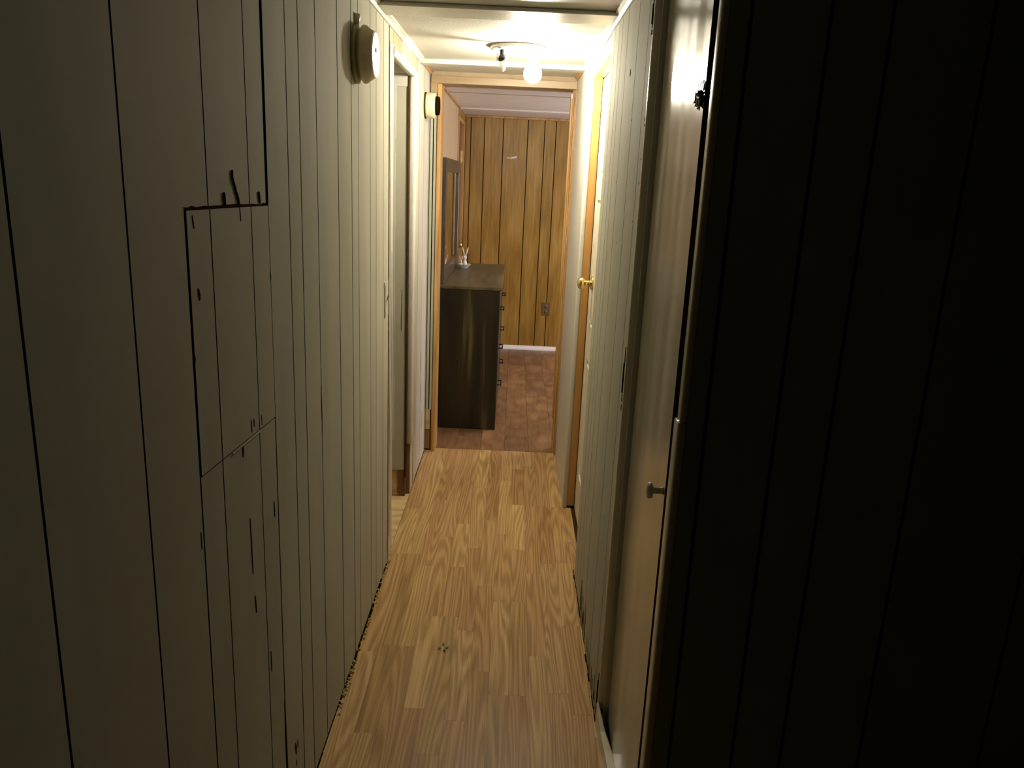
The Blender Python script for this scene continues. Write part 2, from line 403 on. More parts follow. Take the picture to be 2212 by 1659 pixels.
for pts, wd in (([(1.376, 1.592), (1.374, 1.580), (1.379, 1.572), (1.386, 1.564), (1.390, 1.552)], 0.0045),
                ([(1.391, 1.556), (1.398, 1.545), (1.402, 1.535)], 0.006), ([(1.332, 1.556), (1.333, 1.545), (1.335, 1.533)], 0.006),
                ([(1.512, 1.554), (1.515, 1.545), (1.517, 1.532)], 0.005), ([(1.193, 1.525), (1.195, 1.515), (1.198, 1.505)], 0.004),
                ([(1.401, 1.532), (1.404, 1.515), (1.405, 1.505)], 0.003), ([(1.20, 1.415), (1.203, 1.405), (1.204, 1.396)], 0.009),
                ([(1.172, 1.316), (1.172, 1.310), (1.172, 1.304)], 0.006), ([(1.415, 1.137), (1.415, 1.130), (1.417, 1.112)], 0.004),
                ([(1.363, 1.104), (1.365, 1.094), (1.364, 1.082)], 0.006), ([(1.430, 1.135), (1.431, 1.128), (1.431, 1.118)], 0.003),
                ([(1.475, 1.128), (1.476, 1.120), (1.476, 1.108)], 0.003), ([(1.956, 1.06), (1.958, 1.02), (1.960, 0.975), (1.961, 0.93)], 0.009),
                ([(1.395, 0.78), (1.398, 0.76), (1.399, 0.74)], 0.004), ([(1.386, 0.95), (1.388, 0.90), (1.388, 0.86), (1.390, 0.83)], 0.003),
                ([(1.635, 0.240), (1.638, 0.225), (1.640, 0.205)], 0.014), ([(1.655, 0.235), (1.655, 0.222), (1.656, 0.212)], 0.006),
                ([(1.640, 0.19), (1.641, 0.18), (1.641, 0.17)], 0.006), ([(1.562, 0.42), (1.563, 0.30), (1.566, 0.18), (1.570, 0.05)], 0.012),
                ([(1.478, 0.60), (1.479, 0.57), (1.480, 0.55)], 0.004), ([(1.536, 0.92), (1.537, 0.90), (1.537, 0.885)], 0.004),
                ([(1.155, 1.03), (1.156, 1.015), (1.156, 1.00)], 0.003), ([(1.563, 1.40), (1.5635, 1.39), (1.564, 1.38)], 0.006)):
    crack(wl, pts, XL, wd)
# thin bright lip along the slanted cut
bm = bmesh.new()
hexa(bm, [(XL - .003, 1.31, zd(1.31) - .0038), (XL + .0016, 1.31, zd(1.31) - .0038), (XL + .0016, 1.47, zd(1.47) - .0038), (XL - .003, 1.47, zd(1.47) - .0038),
          (XL - .003, 1.31, zd(1.31) - .001), (XL + .0006, 1.31, zd(1.31) - .001), (XL + .0006, 1.47, zd(1.47) - .001), (XL - .003, 1.47, zd(1.47) - .001)])
link('split_lip', bm, 'paint', wl)
# painted-over strike plate on the last board
sp = box('strike_plate', XL, XL + 0.0025, 2.955, 3.04, 1.06, 1.197, 'paint', wl, bev=0.001)
box('slit', XL + 0.0003, XL + 0.0032, 2.958, 2.964, 1.066, 1.185, 'groove', sp)
crack(wl, [(2.995, 1.118), (3.01, 1.125), (3.03, 1.137), (3.055, 1.140)], XL + 0.003, 0.02)

# left wall beyond the opening
wl2 = box('wall_left_far', XL - 0.04, XL - 0.0036, 3.90, 4.50, 0.0, ZC, 'groove')
tag(wl2, 'short pale painted wall between left doorway and bedroom doorway', 'wall', 'structure')
for a, b in ((3.90, 4.002), (4.002, 4.192), (4.192, 4.41), (4.41, 4.497)):
    plankX(wl2, XL, 1, a, b, 0.012, ZC - 0.002, 'paint_white')
for y, z in ((4.20, 0.60), (4.21, 0.42), (4.28, 0.24)):
    crack(wl2, [(y, z + 0.06), (y + 0.004, z), (y + 0.004, z - 0.05)], XL, 0.008)

# ------------------------------------------------------------------ left opening: frame with rounded casing
d2 = empty('door_2', (XL, 3.45, 0))
tag(d2, 'open left doorway with rounded white painted casing and bare plywood floor', 'doorway', 'structure')
XD = XL - 0.45
box('jamb_far', XD, XL - 0.022, 3.755, 3.80, 0.14, 2.028, 'paint', d2)
# plaster break at the bottom of the jamb: raw stud and pale board
bm = bmesh.new()
boxbm(bm, XL - 0.060, XL - 0.022, 3.757, 3.80, 0.0, 0.145)
link('jamb_stud', bm, 'stud', d2)
box('jamb_board', XD, XL - 0.060, 3.76, 3.80, 0.0, 0.145, 'subfloor', d2)
# worn white paint border
bm = bmesh.new()
boxbm(bm, XL - 0.13, XL - 0.022, 3.7525, 3.755, 1.975, 2.028); link('paint_band', bm, 'paint_white', d2)
bm = bmesh.new()
for i in range(26):
    z0 = 0.30 + i * 0.066; wd = random.uniform(0.002, 0.007)
    boxbm(bm, XL - 0.088, XL - 0.084 + wd, 3.7528, 3.755, z0, z0 + 0.066)
link('peeling_paint_edge', bm, 'paint_white', d2)
box('head_jamb', XD, XL - 0.02, 3.16, 3.80, 2.028, 2.06, 'paint', d2)
box('casing_near', XL - 0.012, XL + 0.003, 3.062, 3.150, 0.0, 2.058, 'paint_white', d2, bev=0.003, seg=2)
crack(d2, [(3.075, 0.1), (3.078, 0.8), (3.075, 1.5), (3.074, 2.05)], XL + 0.0032, 0.006)
crack(d2, [(3.118, 0.2), (3.12, 0.9), (3.116, 1.3)], XL + 0.0032, 0.004)
# far and top casings, rounded
def rcase(name, y0, y1, z0, z1, parent):
    bm = bmesh.new(); boxbm(bm, XL - 0.024, XL + 0.010, y0, y1, z0, z1, 0, 0.011, 4)
    o = link(name, bm, 'paint_white', parent, smooth=True)
    return o
rcase('casing_far', 3.775, 3.905, 0.27, 2.040, d2)
rcase('casing_top', 3.13, 3.905, 2.018, 2.052, d2)
box('casing_gap', XL - 0.0262, XL - 0.0205, 3.752, 3.79, 0.1, 2.02, 'groove', d2)
box('casing_stud', XL - 0.022, XL - 0.004, 3.79, 3.85, 0.0, 0.28, 'stud', d2)
box('casing_remnant', XL - 0.012, XL - 0.002, 3.80, 3.90, 0.0, 0.27, 'paint_white', d2)
box('backing_wall', XD - 0.02, XD, 3.05, 3.80, 0, ZC, 'paint', d2)
for pts, wd in (([(0, 1.13), (0.002, 1.08), (-0.001, 1.03)], .003),):
    bm = bmesh.new()
    hexa(bm, [(XL - .048, 3.7542, .86), (XL - .0455, 3.7542, .86), (XL - .0455, 3.756, .86), (XL - .048, 3.756, .86),
              (XL - .044, 3.7542, 1.06), (XL - .043, 3.7542, 1.06), (XL - .043, 3.756, 1.06), (XL - .044, 3.756, 1.06)])
    link('crack', bm, 'crack', d2)
# strip of bare boards above the opening
ov = box('wall_left_header', XL - 0.04, XL - 0.0036, 3.06, 3.90, 2.052, ZC, 'groove')
tag(ov, 'bare tan strip of boards above the left doorway', 'wall', 'structure')
for a, b in ((3.06, 3.16), (3.16, 3.36), (3.36, 3.54), (3.54, 3.74), (3.74, 3.90)):
    plankX(ov, XL, 1, a, b, 2.056, ZC - 0.002, 'paint_tan')

# ================================================================== RIGHT WALL
wr = box('wall_right', XR + 0.0036, XR + 0.05, 2.062, 3.0, 0.0, ZC, 'groove')
tag(wr, 'grey-beige grooved panel wall between closet and six-panel door', 'wall', 'structure')
gr = [2.062, 2.139, 2.326, 2.553, 2.697, 2.78, 2.898, 3.0]
for a, b in zip(gr, gr[1:]): plankX(wr, XR, -1, a, b, 0.008, ZC)
bm = bmesh.new(); boxbm(bm, XR - 0.002, XR + 0.040, 2.050, 2.0665, 0.06, ZC, 0, 0.0045, 3)
link('edge_trim', bm, 'edge_gloss_lit', wr, smooth=True)
for y, z, s in ((2.426, 1.907, .012), (2.08, 1.755, .006), (2.078, 1.742, .006), (2.33, 1.77, .003), (2.09, 1.66, .004), (2.56, 1.60, .003), (2.45, 1.42, .003), (2.09, 1.60, .005), (2.15, 1.5, .003)):
    crack(wr, [(y - 0.001, z + s * 0.8), (y + 0.002, z), (y, z - s * 0.8)], XR, s * 1.4, sg=-1)
for i in range(34):  # frayed, swollen board bottoms
    y = random.uniform(2.08, 2.72); h_ = random.uniform(0.02, 0.11) * (1.3 if y > 2.2 else 1)
    crack(wr, [(y, 0.012), (y + 0.006, h_ * .5), (y + 0.010, h_)], XR, random.uniform(.003, .010), sg=-1)

# far right wall: smooth section
wr2 = box('wall_right_far', 0.303, 0.40, 3.70, 4.50, 0.0, ZC, 'paint_white', bev=0)
tag(wr2, 'smooth pale painted wall between six-panel door and bedroom doorway', 'wall', 'structure')
bm = bmesh.new(); boxbm(bm, 0.3035, 0.326, 3.685, 3.712, 0.0, 2.04, 0, 0.009, 4)
link('rounded_corner', bm, 'paint_white', wr2, smooth=True)

# six panel door, closed, in the right wall
d3 = empty('door_3', (0.39, 3.35, 0))
tag(d3, 'closed cream six-panel door with brass knob, right side of hall', 'door', 'structure')
XF = 0.362
slab = box('door_slab', XF + 0.008, XF + 0.035, 3.0, 3.682, 0.008, 2.035, 'door_cream', d3)
def rail(y0, y1, z0, z1): box('door_rail', XF, XF + 0.010, y0, y1, z0, z1, 'door_cream', d3, bev=0.0025)
rail(3.0, 3.09, 0.008, 2.035); rail(3.592, 3.682, 0.008, 2.035); rail(3.30, 3.382, 0.008, 2.035)
for a, b in ((0.008, 0.22), (0.80, 0.97), (1.52, 1.62), (1.92, 2.035)):
    rail(3.09, 3.30, a, b); rail(3.382, 3.592, a, b)
for (a, b) in ((0.22, 0.80), (0.97, 1.52), (1.62, 1.92)):
    for (c, d) in ((3.09, 3.30), (3.382, 3.592)):
        box('raised_panel', XF + 0.001, XF + 0.0095, c + 0.022, d - 0.022, a + 0.022, b - 0.022, 'door_cream', d3, bev=0.006, seg=2)
kn = lathe_obj('door_knob', (XF, 3.545, 1.155), (-1, 0, 0), [(0, 0), (0, .032), (.004, .032), (.008, .024), (.012, .014), (.030, .012), (.036, .018), (.044, .026), (.056, .027), (.064, .021), (.067, .012), (.067, 0)], 'brass', d3)
jb = box('jamb_post', 0.326, XF - 0.002, 3.690, 3.74, 0.012, 2.042, 'jambwood', d3)
box('jamb_gap', XF - 0.002, XF + 0.05, 3.6835, 3.75, 0.0, 2.04, 'black', d3)
box('jamb_foot_gap', 0.312, XF, 3.6905, 3.76, 0.0, 0.012, 'black', d3)
box('head_jamb', 0.317, XF + 0.06, 3.0, 3.69, 2.040, 2.075, 'headwood', d3, bev=0.002)
box('header_board', 0.318, 0.37, 3.0, 3.70, 2.076, ZC - 0.002, 'paint_white', d3)

# ------------------------------------------------------------------ closet with plain door
d1 = empty('door_1', (0.36, 1.8, 0))
tag(d1, 'plain glossy painted closet door with small round knob, nearest on the right', 'door', 'structure')
bm = bmesh.new(); boxbm(bm, 0.343, 0.372, 1.538, 2.028, 0.03, 2.125, 0, 0.004, 2)
link('door_slab', bm, 'paint_gloss', d1)
box('jamb_far', 0.330, 0.372, 2.036, 2.049, 0.0, ZC, 'paint_white', d1)  # paler paint than the door, standing in for bounce light in the reveal
box('jamb_back', 0.372, 0.40, 1.36, 2.06, 0.0, ZC, 'black', d1)
box('jamb_near', 0.336, 0.372, 1.375, 1.462, 0.0, ZC, 'paint', d1)
box('jamb_gap', 0.3385, 0.372, 1.462, 1.537, 0.0, ZC, 'black', d1)
bm = bmesh.new(); boxbm(bm, 0.3105, 0.328, 1.345, 1.372, 1.19, ZC, 0, 0.004, 3); link('corner_moulding', bm, 'paint_gloss', d1, smooth=True)
bm = bmesh.new(); boxbm(bm, 0.3085, 0.330, 1.345, 1.385, 0.0, 1.188, 0, 0.003, 2); link('corner_casing', bm, 'paint_gloss', d1, smooth=True)
kn = lathe_obj('knob', (0.343, 1.572, 0.967), (-1, 0, 0), [(0, 0), (0, .0085), (.004, .0072), (.022, .0072), (.024, .010), (.025, .0168), (.029, .018), (.034, .0168), (.037, .010), (.038, 0)], 'knob_paint', d1)
# three black hinges in ragged mortises on the far edge
for z, h_ in ((2.00, .045), (1.085, .08), (0.10, .07)):
    hg = box('hinge', XR - 0.0026, XR + 0.0015, 2.069, 2.088, z - h_ / 2, z + h_ / 2, 'black', d1)
    bm = bmesh.new()
    for i in range(7):
        zz = z - h_ * 1.1 + i * h_ * 2.2 / 7
        boxbm(bm, XR - 0.0029, XR - 0.0012, 2.067, 2.067 + random.uniform(.002, .007), zz, zz + h_ * random.uniform(.15, .33))
    link('chipped_paint', bm, 'black', hg)
# splintered hole with broken catch near the top of the leading edge
bm = bmesh.new()
random.seed(11)
c = Vector((0.3423, 1.598, 1.762)); n = 26
R_ = [(0.030 if i % 2 else 0.019) * random.uniform(.8, 1.2) for i in range(n)]
P_ = [(c.y + 1.95 * R_[i] * math.cos(2 * PI * i / n), c.z + 0.74 * R_[i] * math.sin(2 * PI * i / n)) for i in range(n)]
A = [bm.verts.new((c.x, y, z)) for y, z in P_]; B = [bm.verts.new((c.x + 0.004, y, z)) for y, z in P_]
bm.faces.new(A)
for i in range(n): bm.faces.new((A[i], A[(i + 1) % n], B[(i + 1) % n], B[i]))
hole = link('splintered_hole', bm, 'black', d1)
cat = empty('catch'); cat.parent = d1
bm = bmesh.new()
for i in range(14):
    a0, a1 = 2 * PI * i / 14, 2 * PI * (i + 1) / 14
    cyl(bm, (c.x - 0.005, 1.578 + .010 * math.cos(a0), 1.752 + .010 * math.sin(a0)), (c.x - 0.005, 1.578 + .010 * math.cos(a1), 1.752 + .010 * math.sin(a1)), .0022, seg=8)
link('ring', bm, 'steel', cat)
bm = bmesh.new(); boxbm(bm, c.x - .008, c.x, 1.600, 1.612, 1.757, 1.769, 0, .001); boxbm(bm, c.x - .006, c.x, 1.590, 1.603, 1.762, 1.766)
link('plate', bm, 'steel', cat)
bm = bmesh.new()
for i in range(6):
    y = 1.555 + i * .010; z = 1.774 + random.uniform(-.002, .004)
    hexa(bm, [(c.x - .001, y, z), (c.x - .004, y, z), (c.x - .004, y + .004, z), (c.x - .001, y + .004, z),
              (c.x - .001, y + .001, z + .018), (c.x - .002, y + .001, z + .018), (c.x - .002, y + .002, z + .018), (c.x - .001, y + .002, z + .018)])
link('splinter', bm, 'paint_gloss', d1)

# near wall turning away to the right, unlit, with shade put into its paint
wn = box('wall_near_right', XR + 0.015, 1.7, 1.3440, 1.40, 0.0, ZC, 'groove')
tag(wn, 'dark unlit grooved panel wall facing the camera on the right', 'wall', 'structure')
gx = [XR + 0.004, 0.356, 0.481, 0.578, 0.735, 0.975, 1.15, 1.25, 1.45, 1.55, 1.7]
for a, b in zip(gx, gx[1:]): plankY(wn, 1.340, a, b, 0.0, ZC, 'paint_in_shade', g=0.003)

# ================================================================== BEDROOM DOORWAY
wf = empty('wall_bedroom_front', (0, 4.5, 0))
tag(wf, 'narrow wall slice and wood lining around the bedroom doorway', 'wall', 'structure')
for a, b in ((XL + 0.001, -0.459), (-0.459, -0.4395)):
    plankY(wf, 4.452, a, b, 0.255, 2.02, 'paint_green', th=0.01)
box('backing', XL, -0.4225, 4.463, 4.56, 0.0, 2.133, 'groove', wf)
box('broken_board', XL + 0.003, -0.452, 4.452, 4.463, 0.135, 0.255, 'subfloor', wf)
box('exposed_stud', XL + 0.003, -0.452, 4.456, 4.463, 0.012, 0.135, 'stud', wf)
box('exposed_stud', -0.4445, -0.4395, 4.452, 4.463, 0.0, 0.26, 'trimwood', wf)
box('side_lining', -0.4385, -0.4175, 4.440, 4.58, 0.0, 2.066, 'trimwood', wf, bev=0.0015)
box('head_trim', XL + 0.004, 0.302, 4.447, 4.57, 2.068, 2.106, 'headwood', wf, bev=0.002)
box('head_filler', XL + 0.004, 0.302, 4.462, 4.57, 2.105, 2.133, 'paint_tan', wf)
box('head_stub', XL + 0.004, -0.437, 4.446, 4.46, 2.02, 2.07, 'headwood', wf)
box('side_lining', 0.286, 0.2985, 4.52, 4.60, 0.0, 2.075, 'trimwood', wf, bev=0.001)
box('door_stop', 0.2775, 0.286, 4.545, 4.60, 0.20, 2.058, 'trimwood', wf, bev=0.001)
for a in ((0.287, 0.2925, 4.500, 4.518), (0.2935, 0.2985, 4.480, 4.50), (0.2985, 0.3025, 4.455, 4.48)):
    box('layered_strip', a[0], a[1], a[2], a[3], 0.0, 2.072, 'trimwood', wf, bev=0.001)
box('chipped_tip', 0.2785, 0.2845, 4.543, 4.546, 2.03, 2.052, 'plastic_white', wf)

# ================================================================== BEDROOM
we = box('wall_bedroom_end', -0.52, 2.1, 7.4540, 7.50, 0.0, ZC, 'groove')
tag(we, 'brown wood-grain grooved panel wall at the end of the bedroom', 'wall', 'structure')
ge = [-0.48, -0.430, -0.307, -0.137, 0.084, 0.236, 0.338, 0.470, 0.62, 0.84, 1.0, 1.1, 1.3, 1.5, 1.7, 1.9, 2.1]
for a, b in zip(ge, ge[1:]): plankY(we, 7.45, a, b, 0.0, ZC - 0.004, 'panel', g=0.0042)
sm = []
bm = bmesh.new()
random.seed(5)
pl = [(-0.104, 1.770), (-0.085, 1.776), (-0.065, 1.773), (-0.05, 1.782), (-0.03, 1.784), (-0.008, 1.792), (-0.006, 1.775), (-0.03, 1.769), (-0.055, 1.766), (-0.08, 1.767)]
extr(bm, [(x, 7.4495, z) for x, z in pl], (0, 1, 0), -0.0006, 0.002)
link('spackle_smear', bm, 'smear', we)
bb = empty('baseboard_end', (0, 7.44, 0))
tag(bb, 'white vinyl quarter-round baseboard under the brown end wall', 'baseboard', 'structure')
bm = bmesh.new()
extr(bm, [(-0.2, 7.449, 0.0)] + [(-0.2, 7.449 - 0.030 * math.sin(t * PI / 16), 0.038 * math.cos(t * PI / 16)) for t in range(0, 9)], (1, 0, 0), 0, 1.6)
link('moulding', bm, 'white_vinyl', bb)
wcr = empty('trim_crown', (0, 7.4, ZC))
tag(wcr, 'thin wooden crown strip where the end wall meets the ceiling', 'moulding', 'structure')
box('strip', -0.48, 2.1, 7.43, 7.449, ZC - 0.024, ZC - 0.005, 'trimwood', wcr, bev=0.003)
# bedroom side walls
wbl = box('wall_bedroom_left', XL - 0.05, XL, 4.58, 6.545, 0.0, ZC, 'panel_light')
tag(wbl, 'light tan panel wall behind the dresser mirror', 'wall', 'structure')
wbl2 = box('wall_bedroom_corner', XL - 0.05, XL, 7.30, 7.455, 0.0, ZC, 'panel')
tag(wbl2, 'narrow brown panel return beside the bedroom corner door', 'wall', 'structure')
box('header', XL - 0.05, XL, 6.545, 7.30, 2.06, ZC, 'panel', wbl2)
box('crown_strip', XL, XL + 0.016, 4.60, 6.55, ZC - 0.022, ZC - 0.004, 'trimwood', wbl)
wbr = box('wall_bedroom_right', 2.1, 2.15, 4.5, 7.5, 0.0, ZC, 'panel')
tag(wbr, 'brown panel wall on the right of the bedroom, out of view', 'wall', 'structure')
wbf = box('wall_bedroom_inner', 0.30, 2.1, 4.51, 4.56, 0.0, ZC, 'panel')
tag(wbf, 'panel wall right of the bedroom doorway, bedroom side', 'wall', 'structure')
d4 = empty('door_4', (XL, 6.9, 0))
tag(d4, 'brown closet door with brass knob in the bedroom corner', 'door', 'structure')
box('door_slab', XL - 0.045, XL - 0.018, 6.58, 7.265, 0.01, 2.02, 'brown_door', d4)
for a, b in ((6.548, 6.582), (7.262, 7.298)): box('frame_post', XL - 0.03, XL + 0.008, a, b, 0.0, 2.055, 'trimwood', d4, bev=0.002)
box('frame_head', XL - 0.03, XL + 0.008, 6.582, 7.262, 2.022, 2.055, 'trimwood', d4, bev=0.002)
for z in (1.76, 0.3): box('hinge', XL - 0.018, XL - 0.006, 7.235, 7.262, z - .05, z + .05, 'brass', d4)
lathe_obj('door_knob', (XL - 0.018, 6.66, 1.035), (1, 0, 0), [(0, 0), (0, .030), (.005, .030), (.010, .012), (.032, .012), (.040, .024), (.055, .027), (.066, .020), (.069, 0)], 'brass', d4, seg=20)
# outlet
ou = empty('wall_outlet', (0.333, 7.449, 0.40))
tag(ou, 'dark brown electrical outlet plate low on the brown end wall', 'outlet')
box('cover_plate', 0.295, 0.371, 7.443, 7.450, 0.338, 0.464, 'outlet', ou, bev=0.003, seg=2)
for z in (0.375, 0.427):
    lathe_obj('socket', (0.333, 7.4432, z), (0, -1, 0), [(0, 0), (0, .0165), (.0018, .016), (.0018, 0)], 'outlet', ou, seg=16)
keep(ou)

# ------------------------------------------------------------------ mouldings along the hall ceiling
def cove(name, x, sg, y0, y1, mat, sz=0.022):
    bm = bmesh.new()
    P = [(x, y0, ZC - 0.004), (x, y0, ZC - 0.004 - sz), (x + sg * .006, y0, ZC - 0.004 - sz), (x + sg * sz * .55, y0, ZC - .004 - sz * .55), (x + sg * sz, y0, ZC - .010), (x + sg * sz, y0, ZC - .004)]
    extr(bm, P, (0, 1, 0), 0, y1 - y0)
    return link(name, bm, mat)
t = cove('trim_1', XL, 1, -0.9, 3.96, 'paint_white'); tag(t, 'pale painted cove strip along the left hall ceiling edge', 'moulding', 'structure')
t = cove('trim_2', XR, -1, 1.40, 3.96, 'paint_white'); tag(t, 'pale painted cove strip along the right hall ceiling edge', 'moulding', 'structure')
t = cove('trim_3', XL, 1, 4.00, 4.45, 'trimwood', 0.018); tag(t, 'brown cove strip left of the bedroom doorway header', 'moulding', 'structure')
t = cove('trim_4', 0.303, -1, 4.00, 4.45, 'trimwood', 0.018); tag(t, 'brown cove strip right of the bedroom doorway header', 'moulding', 'structure')

# ================================================================== LAMP
LX, LY = 0.048, 3.50
lf = empty('ceiling_light', (LX, LY, ZC - 0.004))
tag(lf, 'bare-bulb ceiling light on a shallow round white pan, glowing', 'ceiling light')
lathe_obj('pan', (LX - .065, LY + .03, ZC - 0.0042), (0, 0, -1), [(0, 0), (0, .112), (.008, .116), (.016, .112), (.022, .090), (.024, 0)], 'plastic_white', lf, seg=48)
lathe_obj('socket', (LX, LY, ZC - 0.034), (0, 0, -1), [(0, 0), (0, .024), (.022, .022), (.030, .019), (.030, 0)], 'plastic_white', lf)
BR = 0.038
prof = [(0, .0125), (.012, .014)]
for i in range(0, 15):
    a = PI * (0.13 + 0.87 * i / 14.0)
    prof.append((.012 + BR * (math.cos(PI * .13) - math.cos(a)) + .004, BR * math.sin(a) if i < 14 else 0))
bulb = lathe_obj('bulb', (LX, LY, ZC - 0.062), (0, 0, -1), prof, 'bulb', lf, seg=32)
# small unlit socket arm on the left of the pan
sa = lathe_obj('side_socket', (-0.082, 3.46, ZC - 0.030), (0.1, -0.2, -1), [(0, 0), (0, .010), (.020, .010), (.026, .017), (.042, .017), (.046, .011), (.046, 0)], 'blackmetal', lf, seg=18)
lathe_obj('small_bulb', (-0.080, 3.452, ZC - 0.074), (0.1, -0.2, -1), [(0, .008), (.010, .0125), (.026, .0135), (.036, .010), (.042, 0)], 'ceramic', lf, seg=18)
lathe_obj('thumb_ring', (-0.097, 3.455, ZC - 0.060), (-1, -0.3, 0), [(0, 0), (0, .013), (.004, .013), (.004, 0)], 'steel', lf, seg=18)
keep(lf)

# ================================================================== WALL DEVICES
sd = empty('smoke_detector', (XL, 2.40, 1.91))
tag(sd, 'large round yellowed smoke detector with bright white face, high on left wall', 'smoke detector')
YS, ZS = 2.44, 1.925
lathe_obj('mounting_plate', (XL, YS, ZS), (1, 0, 0), [(0, 0), (0, .080), (.010, .080), (.012, .070), (.012, 0)], 'plastic_yellow_dark', sd, seg=48)
lathe_obj('vent_ring', (XL + .012, YS, ZS), (1, 0, 0), [(0, .066), (.003, .062), (.008, .062), (.010, .074), (.010, 0)], 'plastic_yellow_dark', sd, seg=48)
lathe_obj('housing', (XL + .020, YS, ZS), (1, 0, 0), [(0, 0), (0, .074), (.004, .079), (.012, .079), (.026, .068), (.033, .065), (.033, 0)], 'plastic_yellow', sd, seg=48)
cp = lathe_obj('cover', (XL + .053, YS, ZS), (1, 0, 0), [(0, .0635), (.003, .064), (.0055, .060), (.006, 0)], 'plastic_white', sd, seg=48, smooth=False)
lathe_obj('test_button', (XL + .0588, YS - .008, ZS + .012), (1, 0, 0), [(0, 0), (0, .006), (.0015, .006), (.0015, 0)], 'groove', sd, seg=16)
lathe_obj('top_clip', (XL + .003, YS - .008, ZS + .078), (0.15, 0, 1), [(0, 0), (0, .009), (.026, .009), (.030, .006), (.030, 0)], 'plastic_white', sd, seg=16)
keep(sd)
th = empty('round_thermostat', (XL, 4.25, 1.935))
tag(th, 'small round cream wall thermostat with black face beside the bedroom doorway', 'thermostat')
lathe_obj('base_ring', (XL, 4.22, 1.935), (1, 0, 0), [(0, 0), (0, .064), (.006, .064), (.006, 0)], 'groove', th, seg=40)
lathe_obj('body', (XL + .006, 4.22, 1.935), (1, 0, 0), [(0, 0), (0, .060), (.004, .062), (.042, .062), (.048, .058), (.048, 0)], 'plastic_yellow', th, seg=40)
lathe_obj('dial', (XL + .054, 4.22, 1.935), (1, 0, 0), [(0, 0), (0, .046), (.016, .045), (.020, .040), (.020, 0)], 'black', th, seg=40)
keep(th)

# ================================================================== DRESSER
dr = empty('dresser', (-0.26, 5.55, 0))
tag(dr, 'dark rustic six-drawer dresser standing just inside the bedroom', 'dresser')
DX0, DX1, DY0, DY1, DZ = -0.456, -0.085, 4.90, 6.26, 0.932
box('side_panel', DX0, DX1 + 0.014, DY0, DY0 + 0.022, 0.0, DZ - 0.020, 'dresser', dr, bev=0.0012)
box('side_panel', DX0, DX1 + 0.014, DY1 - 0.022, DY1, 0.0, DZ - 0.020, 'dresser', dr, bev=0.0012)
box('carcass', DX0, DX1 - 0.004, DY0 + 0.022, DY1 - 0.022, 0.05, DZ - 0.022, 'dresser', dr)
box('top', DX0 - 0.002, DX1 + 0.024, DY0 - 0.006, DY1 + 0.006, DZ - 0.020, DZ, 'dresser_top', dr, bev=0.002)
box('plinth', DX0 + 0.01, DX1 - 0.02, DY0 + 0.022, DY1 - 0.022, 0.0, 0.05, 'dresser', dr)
mid = (DY0 + DY1) / 2
zs = [0.06, 0.345, 0.625, 0.905]
for r in range(3):
    for (a, b) in ((DY0 + 0.026, mid - 0.003), (mid + 0.003, DY1 - 0.026)):
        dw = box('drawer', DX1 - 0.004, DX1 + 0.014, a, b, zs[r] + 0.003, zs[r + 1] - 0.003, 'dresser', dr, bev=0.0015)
        bm = bmesh.new()
        yc = (a + b) / 2 - 0.02; zc = (0.235, 0.490, 0.750)[r]; L_ = 0.115
        xh = DX1 + 0.014
        for yy in (yc - L_ / 2, yc + L_ / 2):
            cyl(bm, (xh, yy, zc), (xh + .026, yy, zc), .004, seg=10)
            cyl(bm, (xh, yy, zc), (xh + .003, yy, zc), .009, seg=10)
        cyl(bm, (xh + .024, yc - L_ / 2 - .010, zc), (xh + .024, yc + L_ / 2 + .010, zc), .0048, seg=10)
        link('handle', bm, 'blackmetal', dw)
keep(dr)
mr = empty('dresser_mirror', (-0.445, 5.55, DZ))
tag(mr, 'tall dark-framed mirror standing on the back of the dresser', 'mirror')
MY0, MY1, MZ0, MZ1 = 4.945, 6.13, DZ, 1.70
box('frame_stile', -0.452, -0.428, MY0, MY0 + 0.07, MZ0, MZ1, 'mirror_frame', mr, bev=0.002)
box('frame_stile', -0.452, -0.428, MY1 - 0.07, MY1, MZ0, MZ1, 'mirror_frame', mr, bev=0.002)
box('frame_rail', -0.452, -0.428, MY0 + 0.07, MY1 - 0.07, MZ1 - 0.085, MZ1, 'mirror_frame', mr, bev=0.002)
box('frame_rail', -0.452, -0.428, MY0 + 0.07, MY1 - 0.07, MZ0, MZ0 + 0.085, 'mirror_frame', mr, bev=0.002)
box('backboard', -0.455, -0.446, MY0 + 0.02, MY1 - 0.02, MZ0 + .01, MZ1 - 0.01, 'mirror_frame', mr)
box('mirror_glass', -0.446, -0.442, MY0 + 0.06, MY1 - 0.06, MZ0 + 0.08, MZ1 - 0.08, 'mirror', mr)
keep(mr)

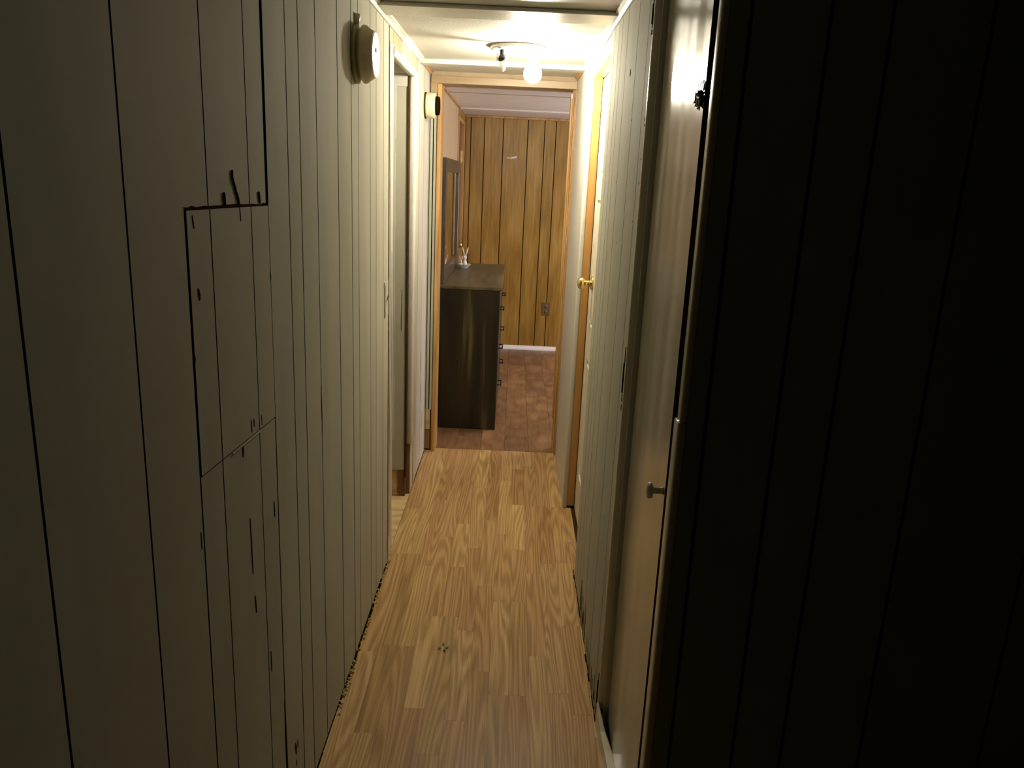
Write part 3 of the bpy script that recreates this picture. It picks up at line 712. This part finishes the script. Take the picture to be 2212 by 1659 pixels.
# ornament on the dresser: pale figurine pair with V-shaped ears on a glass dish
dish = empty('glass_dish', (-0.365, 5.92, DZ))
tag(dish, 'small pale glass dish on the far end of the dresser', 'dish')
lathe_obj('bowl', (-0.365, 5.92, DZ), (0, 0, 1), [(0, 0), (0, .030), (.006, .032), (.024, .050), (.028, .052), (.026, .046), (.010, .026), (.010, 0)], 'glass', dish, seg=14, smooth=False)
keep(dish)
def rabbit(x, y, sc_, label):
    r = empty('figurine', (x, y, DZ + 0.011)); tag(r, label, 'figurine')
    z0 = DZ + 0.011
    bm = bmesh.new()
    lathe(bm, (x, y, z0), (0, 0, 1), [(0, 0), (0, .011 * sc_), (.012 * sc_, .012 * sc_), (.030 * sc_, .008 * sc_), (.040 * sc_, .0055 * sc_), (.048 * sc_, .009 * sc_), (.058 * sc_, .009 * sc_), (.066 * sc_, 0)], 12)
    link('body', bm, 'ceramic', r, smooth=True)
    for s in (-1, 1):
        bm = bmesh.new(); cyl(bm, (x + s * .003 * sc_, y, z0 + .058 * sc_), (x + s * .017 * sc_, y, z0 + .112 * sc_), .0046 * sc_, .0022 * sc_, 8)
        link('ear', bm, 'ceramic', r)
    keep(r)
rabbit(-0.358, 5.93, 1.25, 'taller pale ceramic figurine with V-shaped ears in the glass dish')
rabbit(-0.386, 5.90, 0.7, 'shorter pale ceramic figurine left of the taller one in the dish')

# ================================================================== SMALL THINGS ON THE FLOOR
lfm = bmesh.new()
random.seed(3)
for k in range(4):
    a = k * 1.7; cx_, cy_ = -0.184 + .006 * math.cos(a), 2.426 + .009 * math.sin(a)
    u = Vector((math.cos(a), math.sin(a), .35)); v_ = Vector((-math.sin(a), math.cos(a), 0))
    c0 = Vector((cx_, cy_, .001))
    P = [c0, c0 + u * .007 + v_ * .0045, c0 + u * .016 + Vector((0, 0, .002)), c0 + u * .007 - v_ * .0045]
    top = [lfm.verts.new(p + Vector((0, 0, .0008))) for p in P]; bot = [lfm.verts.new(p) for p in P]
    lfm.faces.new(top); lfm.faces.new(bot[::-1])
    for i in range(4): lfm.faces.new((bot[i], bot[(i + 1) % 4], top[(i + 1) % 4], top[i]))
lo = link('leaf_scrap', lfm, 'leaf'); tag(lo, 'tiny crumpled green leaf scrap lying on the hall floor', 'leaf')

ls = bmesh.new()
pts = [(0.3115, 2.05, 0.085), (0.318, 1.97, 0.045), (0.326, 1.90, 0.030), (0.331, 1.80, 0.022), (0.334, 1.60, 0.016), (0.334, 1.40, 0.014)]
prev = None
for x, y, z in pts:
    wd = 0.004 + min(0.022, (2.05 - y) * 0.10)
    ring = [ls.verts.new(p) for p in ((x - wd * .4, y, 0.0), (x + wd, y, 0.0), (x + wd, y, z), (x - wd * .25, y, z))]
    if prev:
        for i in range(4): ls.faces.new((prev[i], prev[(i + 1) % 4], ring[(i + 1) % 4], ring[i]))
    else: ls.faces.new(ring)
    prev = ring
ls.faces.new(prev[::-1])
lso = link('loose_trim_strip', ls, 'door_cream'); tag(lso, 'loose cream base strip curling away under the closet door', 'trim strip')

db = bmesh.new()
random.seed(21)
for i in range(150):
    y = random.choice([random.gauss(2.55, .12), random.gauss(2.20, .05), random.uniform(2.1, 3.0), random.uniform(3.02, 3.1)])
    x = XL + random.uniform(0.001, 0.014); s = random.uniform(.0015, .005)
    m4 = Matrix.Translation((x, y, s * .8)) @ Matrix.Rotation(random.uniform(0, 3), 4, 'Z') @ Matrix.Rotation(random.uniform(0, 2), 4, 'X')
    bmesh.ops.create_icosphere(db, subdivisions=1, radius=s, matrix=m4 @ Matrix.Diagonal((1, 1.6, .7, 1)))
o = link('crumbled_debris', db, 'debris'); tag(o, 'yellowish crumbs of board along the foot of the left wall', 'debris', 'stuff')
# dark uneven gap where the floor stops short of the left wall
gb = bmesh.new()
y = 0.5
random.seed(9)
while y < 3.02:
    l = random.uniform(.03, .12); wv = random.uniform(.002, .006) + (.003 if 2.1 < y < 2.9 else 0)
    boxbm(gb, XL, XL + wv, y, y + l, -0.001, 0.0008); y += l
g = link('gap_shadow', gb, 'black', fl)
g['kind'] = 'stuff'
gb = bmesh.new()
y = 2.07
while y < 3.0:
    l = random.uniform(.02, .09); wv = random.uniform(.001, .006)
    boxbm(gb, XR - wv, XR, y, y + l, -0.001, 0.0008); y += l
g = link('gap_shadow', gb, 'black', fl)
g['kind'] = 'stuff'
for c in (d1, d2, d3, d4, wf, bb, wcr): keep(c)
